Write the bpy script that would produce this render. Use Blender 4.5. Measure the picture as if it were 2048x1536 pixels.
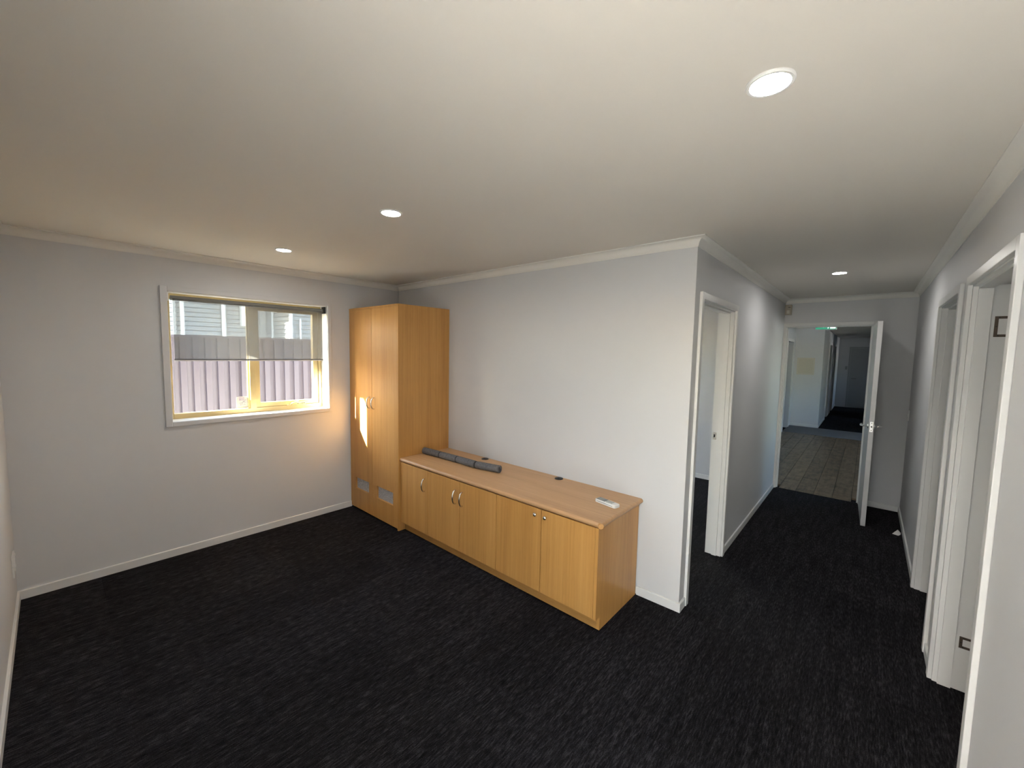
import bpy, bmesh, math, random
from mathutils import Vector, Matrix

random.seed(7)
for o in list(bpy.data.objects):
    bpy.data.objects.remove(o)
scene = bpy.context.scene
COL = scene.collection

# ------------------------------------------------------------------ camera
CAM = Vector((0.8336, -2.6485, 1.6782))
YAW, PITCH, ROLL, FPX = -0.7209, -0.0783, 0.0193, 810.25
fw = Vector((math.sin(YAW)*math.cos(PITCH), math.cos(YAW)*math.cos(PITCH), math.sin(PITCH)))
rt = Vector((math.cos(YAW), -math.sin(YAW), 0))
up = rt.cross(fw)
r2 = rt*math.cos(ROLL) + up*math.sin(ROLL)
u2 = -rt*math.sin(ROLL) + up*math.cos(ROLL)
cd = bpy.data.cameras.new('camera')
cam = bpy.data.objects.new('camera', cd); COL.objects.link(cam)
m = Matrix.Identity(4)
for i in range(3):
    m[i][0], m[i][1], m[i][2], m[i][3] = r2[i], u2[i], -fw[i], CAM[i]
cam.matrix_world = m
cd.sensor_width = 36.0; cd.lens = FPX/2048*36.0
cd.clip_start = 0.02; cd.clip_end = 200
scene.camera = cam

# ------------------------------------------------------------------ world, sun, exposure
SUN_DIR = Vector((1.0, 2.5, -1.18)).normalized()
SUN_STRENGTH = 70.0
SKY_STRENGTH = 1.15
LAMP_STRENGTH = 175.0
EXPOSURE = 1.27
w = bpy.data.worlds.new('sky_world'); scene.world = w; w.use_nodes = True
nt = w.node_tree; nt.nodes.clear()
sky = nt.nodes.new('ShaderNodeTexSky'); sky.sky_type = 'NISHITA'; sky.sun_disc = False
sky.sun_elevation = math.asin(-SUN_DIR.z)
sky.sun_rotation = math.atan2(-SUN_DIR.x, -SUN_DIR.y)
bg = nt.nodes.new('ShaderNodeBackground'); bg.inputs['Strength'].default_value = SKY_STRENGTH
wo = nt.nodes.new('ShaderNodeOutputWorld')
nt.links.new(sky.outputs['Color'], bg.inputs['Color']); nt.links.new(bg.outputs[0], wo.inputs[0])
sl = bpy.data.lights.new('sun', 'SUN'); sl.energy = SUN_STRENGTH; sl.angle = math.radians(0.6)
sl.color = (1.0, 0.94, 0.84)
so = bpy.data.objects.new('sun', sl); COL.objects.link(so)
so.rotation_euler = SUN_DIR.to_track_quat('-Z', 'Y').to_euler(); so.location = (-8, -12, 9)
vs = scene.view_settings
vs.view_transform = 'Standard'; vs.look = 'None'; vs.gamma = 1.0; vs.use_curve_mapping = False
vs.exposure = EXPOSURE

# ------------------------------------------------------------------ dimensions (metres)
L, W, D, E, H = 3.2416, 1.1896, 3.4636, 2.8645, 2.40
OPX = 3.475            # outer face of the window wall
CV = 0.055             # cornice
SK, ST = 0.060, 0.012  # skirting height and thickness

# ------------------------------------------------------------------ materials
def new_mat(name):
    mt = bpy.data.materials.new(name); mt.use_nodes = True
    n = mt.node_tree; b = n.nodes['Principled BSDF']
    return mt, n, b
def N(n, t): return n.nodes.new(t)
def coords(n, scale=(1, 1, 1), rot=(0, 0, 0), kind='obj'):
    mp = N(n, 'ShaderNodeMapping'); mp.inputs['Scale'].default_value = scale; mp.inputs['Rotation'].default_value = rot
    if kind == 'world':
        g = N(n, 'ShaderNodeNewGeometry'); n.links.new(g.outputs['Position'], mp.inputs['Vector'])
    else:
        g = N(n, 'ShaderNodeTexCoord'); n.links.new(g.outputs['Object'], mp.inputs['Vector'])
    return mp
def noise(n, vec, scale, detail=3, rough=0.5):
    t = N(n, 'ShaderNodeTexNoise'); t.inputs['Scale'].default_value = scale
    t.inputs['Detail'].default_value = detail; t.inputs['Roughness'].default_value = rough
    n.links.new(vec.outputs[0], t.inputs['Vector']); return t
def ramp(n, src, stops):
    r = N(n, 'ShaderNodeValToRGB'); e = r.color_ramp.elements
    while len(e) < len(stops): e.new(0.5)
    for el, (p, c) in zip(e, stops): el.position = p; el.color = (*c, 1)
    n.links.new(src, r.inputs['Fac']); return r
def bump(n, b, src, strength, dist):
    bp = N(n, 'ShaderNodeBump'); bp.inputs['Strength'].default_value = strength; bp.inputs['Distance'].default_value = dist
    n.links.new(src, bp.inputs['Height']); n.links.new(bp.outputs[0], b.inputs['Normal'])

def paint(name, col, rough, fine=260, amt=0.12):
    mt, n, b = new_mat(name)
    c = coords(n, kind='world'); t = noise(n, c, 2.3, 3)
    k = 0.985
    r = ramp(n, t.outputs['Fac'], [(0.3, tuple(x*k for x in col)), (0.7, col)])
    n.links.new(r.outputs[0], b.inputs['Base Color']); b.inputs['Roughness'].default_value = rough
    f = noise(n, c, fine, 2); bump(n, b, f.outputs['Fac'], amt, 0.001)
    return mt
def plain(name, col, rough=0.5, metal=0.0, spec=0.5):
    mt, n, b = new_mat(name)
    c = coords(n); t = noise(n, c, 35, 2)
    r = ramp(n, t.outputs['Fac'], [(0.3, tuple(x*0.96 for x in col)), (0.7, col)])
    n.links.new(r.outputs[0], b.inputs['Base Color'])
    b.inputs['Roughness'].default_value = rough; b.inputs['Metallic'].default_value = metal
    b.inputs['Specular IOR Level'].default_value = spec
    return mt
def wood(name, axis, tint=1.0, grey=0.0):
    """beech-look laminate, the grain along one axis (0 x, 1 y, 2 z)"""
    mt, n, b = new_mat(name)
    sc = [60, 60, 60]; sc[axis] = 1.1
    c = coords(n, tuple(sc), kind='world'); t = noise(n, c, 1.0, 5, 0.62)
    sc2 = [9, 9, 9]; sc2[axis] = 0.55
    c2 = coords(n, tuple(sc2), kind='world'); t2 = noise(n, c2, 1.0, 3, 0.55)
    sc3 = [230, 230, 230]; sc3[axis] = 9
    c3 = coords(n, tuple(sc3), kind='world'); t3 = noise(n, c3, 1.0, 2, 0.5)
    a = N(n, 'ShaderNodeMath'); a.operation = 'MULTIPLY_ADD'; a.inputs[1].default_value = 0.55
    n.links.new(t.outputs['Fac'], a.inputs[0])
    h = N(n, 'ShaderNodeMath'); h.operation = 'MULTIPLY'; h.inputs[1].default_value = 0.45
    n.links.new(t2.outputs['Fac'], h.inputs[0]); n.links.new(h.outputs[0], a.inputs[2])
    k = tint; g_ = grey
    r = ramp(n, a.outputs[0], [(0.30, (0.41*k, (0.195+g_*0.05)*k, (0.050+g_*0.08)*k)), (0.50, (0.51*k, (0.260+g_*0.05)*k, (0.074+g_*0.09)*k)), (0.72, (0.58*k, (0.312+g_*0.05)*k, (0.100+g_*0.10)*k))])
    fl = ramp(n, t3.outputs['Fac'], [(0.30, (0.82, 0.80, 0.78)), (0.42, (1, 1, 1))])
    mx = N(n, 'ShaderNodeMix'); mx.data_type = 'RGBA'; mx.blend_type = 'MULTIPLY'; mx.inputs['Factor'].default_value = 0.6
    n.links.new(r.outputs[0], mx.inputs['A']); n.links.new(fl.outputs[0], mx.inputs['B'])
    n.links.new(mx.outputs['Result'], b.inputs['Base Color'])
    b.inputs['Roughness'].default_value = 0.40
    bump(n, b, t3.outputs['Fac'], 0.05, 0.0006)
    return mt

M = {}
M['wall'] = paint('wall_paint', (0.615, 0.618, 0.625), 0.55)
M['ceiling'] = paint('ceiling_paint', (0.70, 0.665, 0.605), 0.8)
M['cornice'] = paint('cornice_paint', (0.76, 0.745, 0.70), 0.7, amt=0.03)
M['trim'] = paint('trim_enamel', (0.70, 0.70, 0.685), 0.32, amt=0.03)
M['woodz'] = wood('beech_vertical', 2, 1.08)
M['woodx'] = wood('beech_horizontal', 0, 1.08, 0.8)
M['woodk'] = wood('beech_kickboard_shade', 0, 0.85)  # beech darkened in place of contact shade under the doors
M['wooddark'] = plain('carcass_shadow_gap', (0.16, 0.085, 0.035), 0.6)  # dark brown put in as shade behind the cabinet door gaps
M['nickel'] = plain('satin_nickel', (0.72, 0.69, 0.64), 0.26, 1.0)
M['chrome'] = plain('polished_chrome', (0.80, 0.81, 0.82), 0.09, 1.0)
M['black'] = plain('black_plastic', (0.012, 0.012, 0.013), 0.35)
M['rubber'] = plain('black_elastic', (0.012, 0.012, 0.012), 0.7)
M['white'] = plain('white_plastic', (0.78, 0.78, 0.76), 0.35)
M['cream'] = plain('cream_aluminium', (0.60, 0.46, 0.22), 0.38)
M['brownmetal'] = plain('bare_brown_metal', (0.10, 0.075, 0.055), 0.5, 0.5)
M['beige'] = plain('aged_beige_plastic', (0.42, 0.37, 0.29), 0.45)
M['grille'] = None
M['fence'] = plain('plum_steel', (0.088, 0.070, 0.083), 0.45)
M['board'] = plain('house_board_paint', (0.32, 0.34, 0.335), 0.6)
M['boardtrim'] = plain('house_white_paint', (0.78, 0.80, 0.78), 0.5)
M['concrete'] = None
M['brick'] = plain('brick_render', (0.35, 0.27, 0.22), 0.85)
M['doorpaint'] = paint('door_enamel', (0.62, 0.62, 0.61), 0.35, amt=0.03)
M['greydoor'] = paint('grey_door_enamel', (0.38, 0.39, 0.40), 0.4, amt=0.03)

mt, n, b = new_mat('concrete_path'); c = coords(n, kind='world')
t = noise(n, c, 9, 5, 0.65); r = ramp(n, t.outputs['Fac'], [(0.3, (0.42, 0.415, 0.40)), (0.7, (0.56, 0.555, 0.54))])
n.links.new(r.outputs[0], b.inputs['Base Color']); b.inputs['Roughness'].default_value = 0.9; M['concrete'] = mt

# carpet: loop pile with ribs along y, shade varying a little from tile to tile
mt, n, b = new_mat('charcoal_loop_carpet')
c1 = coords(n, (150, 22, 150), kind='world'); rib = noise(n, c1, 1.0, 3, 0.6)
c2 = coords(n, (330, 250, 330), kind='world'); loop = noise(n, c2, 1.0, 2, 0.6)
c3 = coords(n, (36, 3.2, 36), kind='world'); broad = noise(n, c3, 1.0, 3, 0.6)
a1 = N(n, 'ShaderNodeMath'); a1.operation = 'MULTIPLY_ADD'; a1.inputs[1].default_value = 0.45
n.links.new(rib.outputs['Fac'], a1.inputs[0])
a2 = N(n, 'ShaderNodeMath'); a2.operation = 'MULTIPLY'; a2.inputs[1].default_value = 0.33
n.links.new(loop.outputs['Fac'], a2.inputs[0]); n.links.new(a2.outputs[0], a1.inputs[2])
a3 = N(n, 'ShaderNodeMath'); a3.operation = 'MULTIPLY_ADD'; a3.inputs[1].default_value = 0.22
n.links.new(broad.outputs['Fac'], a3.inputs[0]); n.links.new(a1.outputs[0], a3.inputs[2])
oi = N(n, 'ShaderNodeObjectInfo')
a4 = N(n, 'ShaderNodeMath'); a4.operation = 'MULTIPLY_ADD'; a4.inputs[1].default_value = 0.03
n.links.new(oi.outputs['Random'], a4.inputs[0]); n.links.new(a3.outputs[0], a4.inputs[2])
r = ramp(n, a4.outputs[0], [(0.41, (0.0012, 0.0011, 0.0012)), (0.53, (0.0115, 0.0104, 0.012)), (0.64, (0.044, 0.041, 0.045))])
n.links.new(r.outputs[0], b.inputs['Base Color']); b.inputs['Roughness'].default_value = 0.95
b.inputs['Specular IOR Level'].default_value = 0.1
bump(n, b, a1.outputs[0], 0.9, 0.006)
M['carpet'] = mt

# vinyl plank
mt, n, b = new_mat('weathered_oak_vinyl')
c1 = coords(n, (26, 2.0, 26), kind='world'); g = noise(n, c1, 1.0, 4, 0.65)
c2 = coords(n, (11, 6, 11), kind='world'); k2 = noise(n, c2, 1.0, 4, 0.7)
oi = N(n, 'ShaderNodeObjectInfo')
a1 = N(n, 'ShaderNodeMath'); a1.operation = 'MULTIPLY_ADD'; a1.inputs[1].default_value = 0.4
n.links.new(g.outputs['Fac'], a1.inputs[0])
a2 = N(n, 'ShaderNodeMath'); a2.operation = 'MULTIPLY_ADD'; a2.inputs[1].default_value = 0.62
n.links.new(k2.outputs['Fac'], a2.inputs[0])
a3 = N(n, 'ShaderNodeMath'); a3.operation = 'MULTIPLY'; a3.inputs[1].default_value = 0.07
n.links.new(oi.outputs['Random'], a3.inputs[0]); n.links.new(a3.outputs[0], a2.inputs[2]); n.links.new(a2.outputs[0], a1.inputs[2])
r = ramp(n, a1.outputs[0], [(0.42, (0.028, 0.018, 0.010)), (0.55, (0.14, 0.094, 0.056)), (0.74, (0.27, 0.195, 0.12))])
n.links.new(r.outputs[0], b.inputs['Base Color']); b.inputs['Roughness'].default_value = 0.38
M['plank'] = mt

# grey woven / rolled material
mt, n, b = new_mat('grey_felt'); c = coords(n, kind='world')
t = noise(n, c, 60, 4, 0.7); r = ramp(n, t.outputs['Fac'], [(0.3, (0.085, 0.085, 0.088)), (0.7, (0.17, 0.17, 0.172))])
n.links.new(r.outputs[0], b.inputs['Base Color']); b.inputs['Roughness'].default_value = 0.95
f = noise(n, c, 420, 2); bump(n, b, f.outputs['Fac'], 0.5, 0.002); M['felt'] = mt

# expanded metal grille in the cupboard vents
mt, n, b = new_mat('vent_mesh'); c = coords(n, (180, 180, 420), kind='world')
t = noise(n, c, 1.0, 2); r = ramp(n, t.outputs['Fac'], [(0.40, (0.22, 0.22, 0.24)), (0.56, (0.62, 0.62, 0.66))])
n.links.new(r.outputs[0], b.inputs['Base Color']); b.inputs['Roughness'].default_value = 0.45; b.inputs['Metallic'].default_value = 0.2
M['grille'] = mt

# window glass: thin pane, clear with a faint reflection
mt = bpy.data.materials.new('window_glass'); mt.use_nodes = True; n = mt.node_tree; n.nodes.clear()
tr = N(n, 'ShaderNodeBsdfTransparent'); tr.inputs[0].default_value = (0.93, 0.95, 0.94, 1)
gl = N(n, 'ShaderNodeBsdfGlossy'); gl.inputs['Roughness'].default_value = 0.02
lw = N(n, 'ShaderNodeLayerWeight'); lw.inputs[0].default_value = 0.5
pw = N(n, 'ShaderNodeMath'); pw.operation = 'POWER'; pw.inputs[1].default_value = 5.0; n.links.new(lw.outputs['Facing'], pw.inputs[0])
fr = N(n, 'ShaderNodeMath'); fr.operation = 'MULTIPLY_ADD'; fr.inputs[1].default_value = 0.6; fr.inputs[2].default_value = 0.03; n.links.new(pw.outputs[0], fr.inputs[0])
mx = N(n, 'ShaderNodeMixShader'); o = N(n, 'ShaderNodeOutputMaterial')
n.links.new(fr.outputs[0], mx.inputs[0]); n.links.new(tr.outputs[0], mx.inputs[1]); n.links.new(gl.outputs[0], mx.inputs[2]); n.links.new(mx.outputs[0], o.inputs[0])
M['glass'] = mt

def fabric(name, open_, dif, trans, tcol):
    mt = bpy.data.materials.new(name); mt.use_nodes = True; n = mt.node_tree; n.nodes.clear()
    tp = N(n, 'ShaderNodeBsdfTransparent')
    df = N(n, 'ShaderNodeBsdfDiffuse'); tl = N(n, 'ShaderNodeBsdfTranslucent')
    c = coords(n, kind='world'); t = noise(n, c, 700, 2)
    r = ramp(n, t.outputs['Fac'], [(0.3, tuple(x*0.85 for x in dif)), (0.7, dif)])
    n.links.new(r.outputs[0], df.inputs[0]); tl.inputs[0].default_value = (*tcol, 1)
    m1 = N(n, 'ShaderNodeMixShader'); m1.inputs[0].default_value = trans
    n.links.new(df.outputs[0], m1.inputs[1]); n.links.new(tl.outputs[0], m1.inputs[2])
    m2 = N(n, 'ShaderNodeMixShader'); m2.inputs[0].default_value = open_
    n.links.new(m1.outputs[0], m2.inputs[1]); n.links.new(tp.outputs[0], m2.inputs[2])
    o = N(n, 'ShaderNodeOutputMaterial'); n.links.new(m2.outputs[0], o.inputs[0])
    return mt
M['screen'] = fabric('sunscreen_mesh', 0.44, (0.24, 0.235, 0.225), 0.42, (0.26, 0.255, 0.24))

def emit(name, col, s):
    mt = bpy.data.materials.new(name); mt.use_nodes = True; n = mt.node_tree; n.nodes.clear()
    e = N(n, 'ShaderNodeEmission'); e.inputs[0].default_value = (*col, 1); e.inputs[1].default_value = s
    o = N(n, 'ShaderNodeOutputMaterial'); n.links.new(e.outputs[0], o.inputs[0]); return mt
M['exitgreen'] = emit('backlit_green', (0.05, 0.30, 0.18), 0.5)
M['exitwhite'] = emit('backlit_white', (0.75, 1.0, 0.9), 0.9)

# ------------------------------------------------------------------ mesh helpers
def box(bm, x0, x1, y0, y1, z0, z1):
    vs_ = [bm.verts.new(p) for p in ((x0,y0,z0),(x1,y0,z0),(x1,y1,z0),(x0,y1,z0),(x0,y0,z1),(x1,y0,z1),(x1,y1,z1),(x0,y1,z1))]
    for f in ((0,3,2,1),(4,5,6,7),(0,1,5,4),(1,2,6,5),(2,3,7,6),(3,0,4,7)):
        bm.faces.new([vs_[i] for i in f])
def prism(bm, pts, ax, a0, a1):
    """polygon (2d points in the two other axes, cyclic order) extruded along an axis"""
    def P(p, a):
        return ((a, p[0], p[1]), (p[0], a, p[1]), (p[0], p[1], a))[ax]
    A = [bm.verts.new(P(p, a0)) for p in pts]; B = [bm.verts.new(P(p, a1)) for p in pts]
    k = len(pts)
    bm.faces.new(A); bm.faces.new(B[::-1])
    for i in range(k): bm.faces.new((A[i], B[i], B[(i+1) % k], A[(i+1) % k]))
def cyl(bm, p, q, r, seg=24, r2=None):
    p, q = Vector(p), Vector(q); d = (q-p)
    rot = d.to_track_quat('Z', 'Y').to_matrix().to_4x4()
    bmesh.ops.create_cone(bm, cap_ends=True, segments=seg, radius1=r, radius2=r if r2 is None else r2, depth=d.length,
                          matrix=Matrix.Translation((p+q)/2) @ rot)
def tube(bm, pts, rads, seg=12, caps=True):
    pts = [Vector(p) for p in pts]; rings = []
    for i, p in enumerate(pts):
        d = (pts[min(i+1, len(pts)-1)] - pts[max(i-1, 0)]).normalized()
        a = d.orthogonal() if i == 0 else (aprev - d*aprev.dot(d))
        a.normalize(); aprev = a; bb = d.cross(a)
        r = rads if isinstance(rads, (int, float)) else rads[i]
        rings.append([bm.verts.new(p + (a*math.cos(2*math.pi*k/seg) + bb*math.sin(2*math.pi*k/seg))*r) for k in range(seg)])
    for A, B in zip(rings, rings[1:]):
        for k in range(seg): bm.faces.new((A[k], A[(k+1) % seg], B[(k+1) % seg], B[k]))
    if caps: bm.faces.new(rings[0][::-1]); bm.faces.new(rings[-1])
def world_base(o):
    v = Vector((0, 0, 0))
    while o is not None: v += Vector(o.location); o = o.parent
    return v
def obj(name, bm, mat, parent=None, loc=None, bevel=0.0, smooth=False, seg=2):
    """bm is in world coordinates; the object's origin goes to loc (or the parent's origin)"""
    if bevel: bmesh.ops.bevel(bm, geom=bm.edges[:], offset=bevel, segments=seg, affect='EDGES', profile=0.6, clamp_overlap=True)
    bmesh.ops.recalc_face_normals(bm, faces=bm.faces[:])
    base = world_base(parent)
    org = Vector(loc) if loc is not None else base
    bmesh.ops.translate(bm, verts=bm.verts[:], vec=-org)
    me = bpy.data.meshes.new(name); bm.to_mesh(me); bm.free()
    if smooth:
        for p in me.polygons: p.use_smooth = True
        if smooth != 'all':
            me.set_sharp_from_angle(angle=math.radians(35))
    me.materials.append(mat)
    o = bpy.data.objects.new(name, me); COL.objects.link(o)
    o.parent = parent; o.location = org - base
    return o
def bx(name, dims, mat, parent=None, loc=None, bevel=0.0):
    bm = bmesh.new(); box(bm, *dims); return obj(name, bm, mat, parent, loc, bevel)
def empty(name, loc):
    o = bpy.data.objects.new(name, None); COL.objects.link(o); o.location = loc; o.empty_display_size = 0.1; return o
def tag(o, label, cat, group=None):
    o['label'] = label; o['category'] = cat
    if group: o['group'] = group
    return o
def struct(o, label=None):
    o['kind'] = 'structure'
    if label: o['label'] = label
    return o
def clone(o, parent=None, off=(0, 0, 0)):
    c = o.copy(); COL.objects.link(c); c.parent = parent; c.location = Vector(o.location) + Vector(off); return c

def wall_mesh(bm, axis, t0, t1, a0, a1, z0, z1, openings):
    """wall with its thickness t0..t1 on `axis`, running a0..a1, with rectangular openings (a,b,zlo,zhi)"""
    cuts = sorted(set([a0, a1] + [v for op in openings for v in op[:2]]))
    for p, q in zip(cuts, cuts[1:]):
        mid = (p+q)/2; spans = [(z0, z1)]
        for (oa, ob, lo, hi) in openings:
            if oa < mid < ob:
                ns = []
                for s, e in spans:
                    if lo > s: ns.append((s, min(lo, e)))
                    if hi < e: ns.append((max(hi, s), e))
                spans = ns
        for s, e in spans:
            if e - s > 1e-4:
                if axis == 0: box(bm, t0, t1, p, q, s, e)
                else: box(bm, p, q, t0, t1, s, e)
    bmesh.ops.remove_doubles(bm, verts=bm.verts[:], dist=1e-5)
def wall(name, axis, t0, t1, a0, a1, ops=(), z0=-0.02, z1=H, mat=None, label=None):
    bm = bmesh.new(); wall_mesh(bm, axis, t0, t1, a0, a1, z0, z1, list(ops))
    return struct(obj(name, bm, mat or M['wall']), label)

# ================================================================== STRUCTURE
# openings (along the wall, z)
WIN = (-2.040, -0.817, 1.081, 2.096)
DA = (-0.520, 0.345, -0.02, 2.048)     # near doorway of the right-hand wall
DB = (0.640, 1.478, -0.02, 2.048)      # far doorway of the right-hand wall
DL = (0.135, 0.995, -0.02, 2.040)      # doorway round the corner on the corridor's left wall
DE = (0.022, 0.845, -0.02, 2.064)      # doorway at the corridor's end
GD = (0.30, 1.13, -0.02, 2.06)        # glazed entry doorway behind the camera

wall('wall_left', 0, -OPX, -L, -E-0.12, 0.10, [(WIN[0]-0.0062, WIN[1]+0.0062, WIN[2]-0.0062, WIN[3]+0.0062)], label='pale grey plaster wall around the small window')
wall('wall_back', 1, 0.0, 0.10, -L, 0.0, label='pale grey plaster wall behind the beech cupboards')
wall('wall_hall_left', 0, -0.10, 0.0, 0.10, D+0.10, [DL], label='grey corridor wall with an open doorway near its corner')
wall('wall_hall_end', 1, D, D+0.10, 0.0, W, [DE], label='grey wall across the corridor end with an open door')
wall('wall_right', 0, W, W+0.115, -E-0.12, D+0.10, [DA, DB], label='grey wall with two open doorways side by side')
wall('wall_front', 1, -E-0.12, -E, -L, W, [GD], label='pale grey wall meeting the window wall at the corner with sockets')
# rooms beyond
SY = 3.185                                # far wall of the side room
SWIN = (0.55, 2.85, 0.6, 2.2)
wall('wall_side_room_back', 1, SY, SY+0.10, -L, -0.10, label='pale wall of the side room seen through the corner doorway')
wall('wall_side_room_left', 0, -OPX, -L, 0.10, SY+0.1, [SWIN])
wall('wall_right_room_far', 0, 3.9, 4.0, -2.2, D+0.1)
wall('wall_right_room_front', 1, -2.2, -2.1, W+0.115, 3.9)
wall('wall_right_room_back', 1, D, D+0.10, W+0.115, 3.9)
EY, FY = 9.511, 15.72
wall('wall_end_room_left', 0, -0.66, -0.56, D+0.10, EY, [(8.25, 9.10, -0.02, 2.05)])
wall('wall_end_room_back', 1, EY, EY+0.10, -0.56, 0.0, label='grey wall with a square access panel in the room past the corridor')
wall('wall_end_room_front', 1, D+0.10, D+0.20, -0.56, -0.10)
wall('wall_end_room_right', 0, 3.0, 3.1, D+0.1, EY, [(5.4, 7.4, 0.9, 2.1)])
wall('wall_end_room_corner', 1, EY, EY+0.10, 1.19, 3.0)
wall('wall_far_corridor_left', 0, -0.10, 0.0, EY+0.10, FY, [(11.3, 12.15, -0.02, 2.05), (13.2, 14.05, -0.02, 2.05)])
wall('wall_far_corridor_right', 0, 1.19, 1.29, EY+0.10, FY, [(11.45, 12.35, 0.0, 2.05), (14.6, 15.4, 0.0, 2.05)])
wall('wall_far_right_rooms', 0, 3.0, 3.1, EY, FY+0.1, [(11.6, 12.3, 1.0, 2.0), (14.7, 15.3, 1.0, 2.0)])
wall('wall_far_right_rooms_divider', 1, 13.4, 13.5, 1.29, 3.0)
wall('wall_far_right_rooms_back', 1, FY, FY+0.1, 1.29, 3.0)
wall('wall_far_corridor_end', 1, FY, FY+0.1, -0.1, 1.29)
wall('wall_far_side_rooms', 0, -2.0, -1.9, EY, FY+0.1)
wall('wall_far_side_rooms_back', 1, FY, FY+0.1, -1.9, -0.1)
wall('wall_far_side_rooms_front', 1, EY+0.1, EY+0.2, -1.9, -0.1)
wall('wall_end_room_side', 0, -2.0, -1.9, 7.2, EY)
wall('wall_end_room_side_front', 1, 7.1, 7.2, -2.0, -0.66)
wall('wall_end_room_side_back', 1, EY, EY+0.1, -2.0, -0.56)

bm = bmesh.new()
box(bm, -OPX, W, -E-0.12, D+0.10, H, H+0.12)
box(bm, W, 4.0, -2.2, D+0.10, H, H+0.12)
box(bm, -2.0, 3.1, D+0.10, FY+0.1, H, H+0.12)
struct(obj('ceiling', bm, M['ceiling']), 'smooth off white plasterboard ceiling')

# floors: slab, carpet tiles laid on it, vinyl planks past the corridor
floor = struct(obj('floor', (lambda b_: (box(b_, -OPX, 4.0, -E-0.12, D+0.03, -0.12, -0.02), b_)[1])(bmesh.new()), M['carpet']), 'charcoal carpet tile floor')
TX, TY, TS = -1.294, -1.982, 0.5
REG = [(-L, W, -E, 0.0), (0.0, W, 0.0, D), (-1.65, -0.1, 0.1, SY), (-0.10, 0.0, DL[0]-0.012, DL[1]+0.012),
       (W, W+0.115, DA[0]-0.012, DA[1]+0.012), (W, W+0.115, DB[0]-0.012, DB[1]+0.012), (W+0.115, 2.2, -2.1, 2.2), (DE[0], DE[1], D, D+0.03)]
full = None; gap = 0.0003
def tile_mesh(x0, x1, y0, y1):
    b_ = bmesh.new(); h = 0.0009
    lo = [(x0, y0), (x1, y0), (x1, y1), (x0, y1)]; hi = [(x0+h, y0+h), (x1-h, y0+h), (x1-h, y1-h), (x0+h, y1-h)]
    B = [b_.verts.new((*p, -0.02)) for p in lo]; Mi = [b_.verts.new((*p, -0.0006)) for p in lo]; T = [b_.verts.new((*p, 0.0)) for p in hi]
    b_.faces.new(B[::-1]); b_.faces.new(T)
    for i in range(4):
        j = (i+1) % 4
        b_.faces.new((B[i], B[j], Mi[j], Mi[i])); b_.faces.new((Mi[i], Mi[j], T[j], T[i]))
    return b_
for (rx0, rx1, ry0, ry1) in REG:
    i0 = math.floor((rx0-TX)/TS); i1 = math.ceil((rx1-TX)/TS); j0 = math.floor((ry0-TY)/TS); j1 = math.ceil((ry1-TY)/TS)
    for i in range(i0, i1):
        for j in range(j0, j1):
            x0, x1 = max(rx0, TX+i*TS), min(rx1, TX+(i+1)*TS); y0, y1 = max(ry0, TY+j*TS), min(ry1, TY+(j+1)*TS)
            if x1-x0 < 0.004 or y1-y0 < 0.004: continue
            if abs(x1-x0-TS) < 1e-6 and abs(y1-y0-TS) < 1e-6:
                if full is None:
                    full = obj('carpet_tile', tile_mesh(x0+gap, x1-gap, y0+gap, y1-gap), M['carpet'], floor, (x0, y0, 0)); fx, fy = x0, y0
                else: clone(full, floor, (x0-fx, y0-fy, 0))
            else:
                obj('carpet_tile', tile_mesh(x0+gap, x1-gap, y0+gap, y1-gap), M['carpet'], floor, (x0, y0, 0))

pf = struct(obj('floor_end_room', (lambda b_: (box(b_, -2.0, 3.1, D+0.03, FY+0.1, -0.12, -0.02), b_)[1])(bmesh.new()), M['carpet']), 'brown vinyl plank floor past the corridor door')
PW, PL = 0.18, 1.22
pm = None
for i in range(-4, 12):
    x0 = i*PW + 0.06; x1 = x0+PW
    if x1 > 2.15: continue
    y = D+0.03 - random.random()*PL
    if x0 < -0.56: x0 = -0.56
    if x1 - x0 < 0.02: continue
    while y < 8.30:
        y0, y1 = max(y, (D+0.03 if DE[0] < (x0+x1)/2 < DE[1] else D+0.20)), min(y+PL, 8.30); y += PL
        if y1-y0 < 0.03: continue
        bm = bmesh.new(); box(bm, x0+0.0020, x1-0.0020, y0+0.0020, y1-0.0020, -0.02, 0.0)
        obj('plank', bm, M['plank'], pf, (x0, y0, 0), 0.0012)
bx('carpet_strip', (-0.56, 1.19, 8.303, 9.45, -0.02, 0.001), plain('grey_cord_carpet', (0.17, 0.17, 0.18), 0.95), pf)

# cornice: one concave cove swept round the room with mitred corners
OUT = [(-L, -E), (W, -E), (W, D), (0, D), (0, 0), (-L, 0)]
def inset(pts, d):
    res = []
    k = len(pts)
    for i in range(k):
        p, q, r_ = Vector(pts[i-1]), Vector(pts[i]), Vector(pts[(i+1) % k])
        d1 = (q-p).normalized(); d2 = (r_-q).normalized()
        n1 = Vector((-d1.y, d1.x)); n2 = Vector((-d2.y, d2.x))
        res.append(q + (n1+n2)*d)
    return res
prof = [(0.0, H-CV), (0.004, H-CV), (0.005, H-CV+0.004)]
for k in range(0, 11):
    a = math.pi*0.5*k/10
    prof.append((CV-0.002 - (CV-0.008)*math.cos(a), H-CV+0.005 + (CV-0.0115)*math.sin(a)))
prof += [(CV, H-0.0055), (CV, H)]
bm = bmesh.new(); rings = []
for d, z in prof: rings.append([bm.verts.new((p.x, p.y, z)) for p in inset(OUT, d)])
for A, B in zip(rings, rings[1:]):
    for k in range(len(A)): bm.faces.new((A[k], A[(k+1) % len(A)], B[(k+1) % len(A)], B[k]))
tr1 = struct(obj('trim_1', bm, M['cornice'], smooth=True), 'off white cove cornice running round the ceiling')

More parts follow.
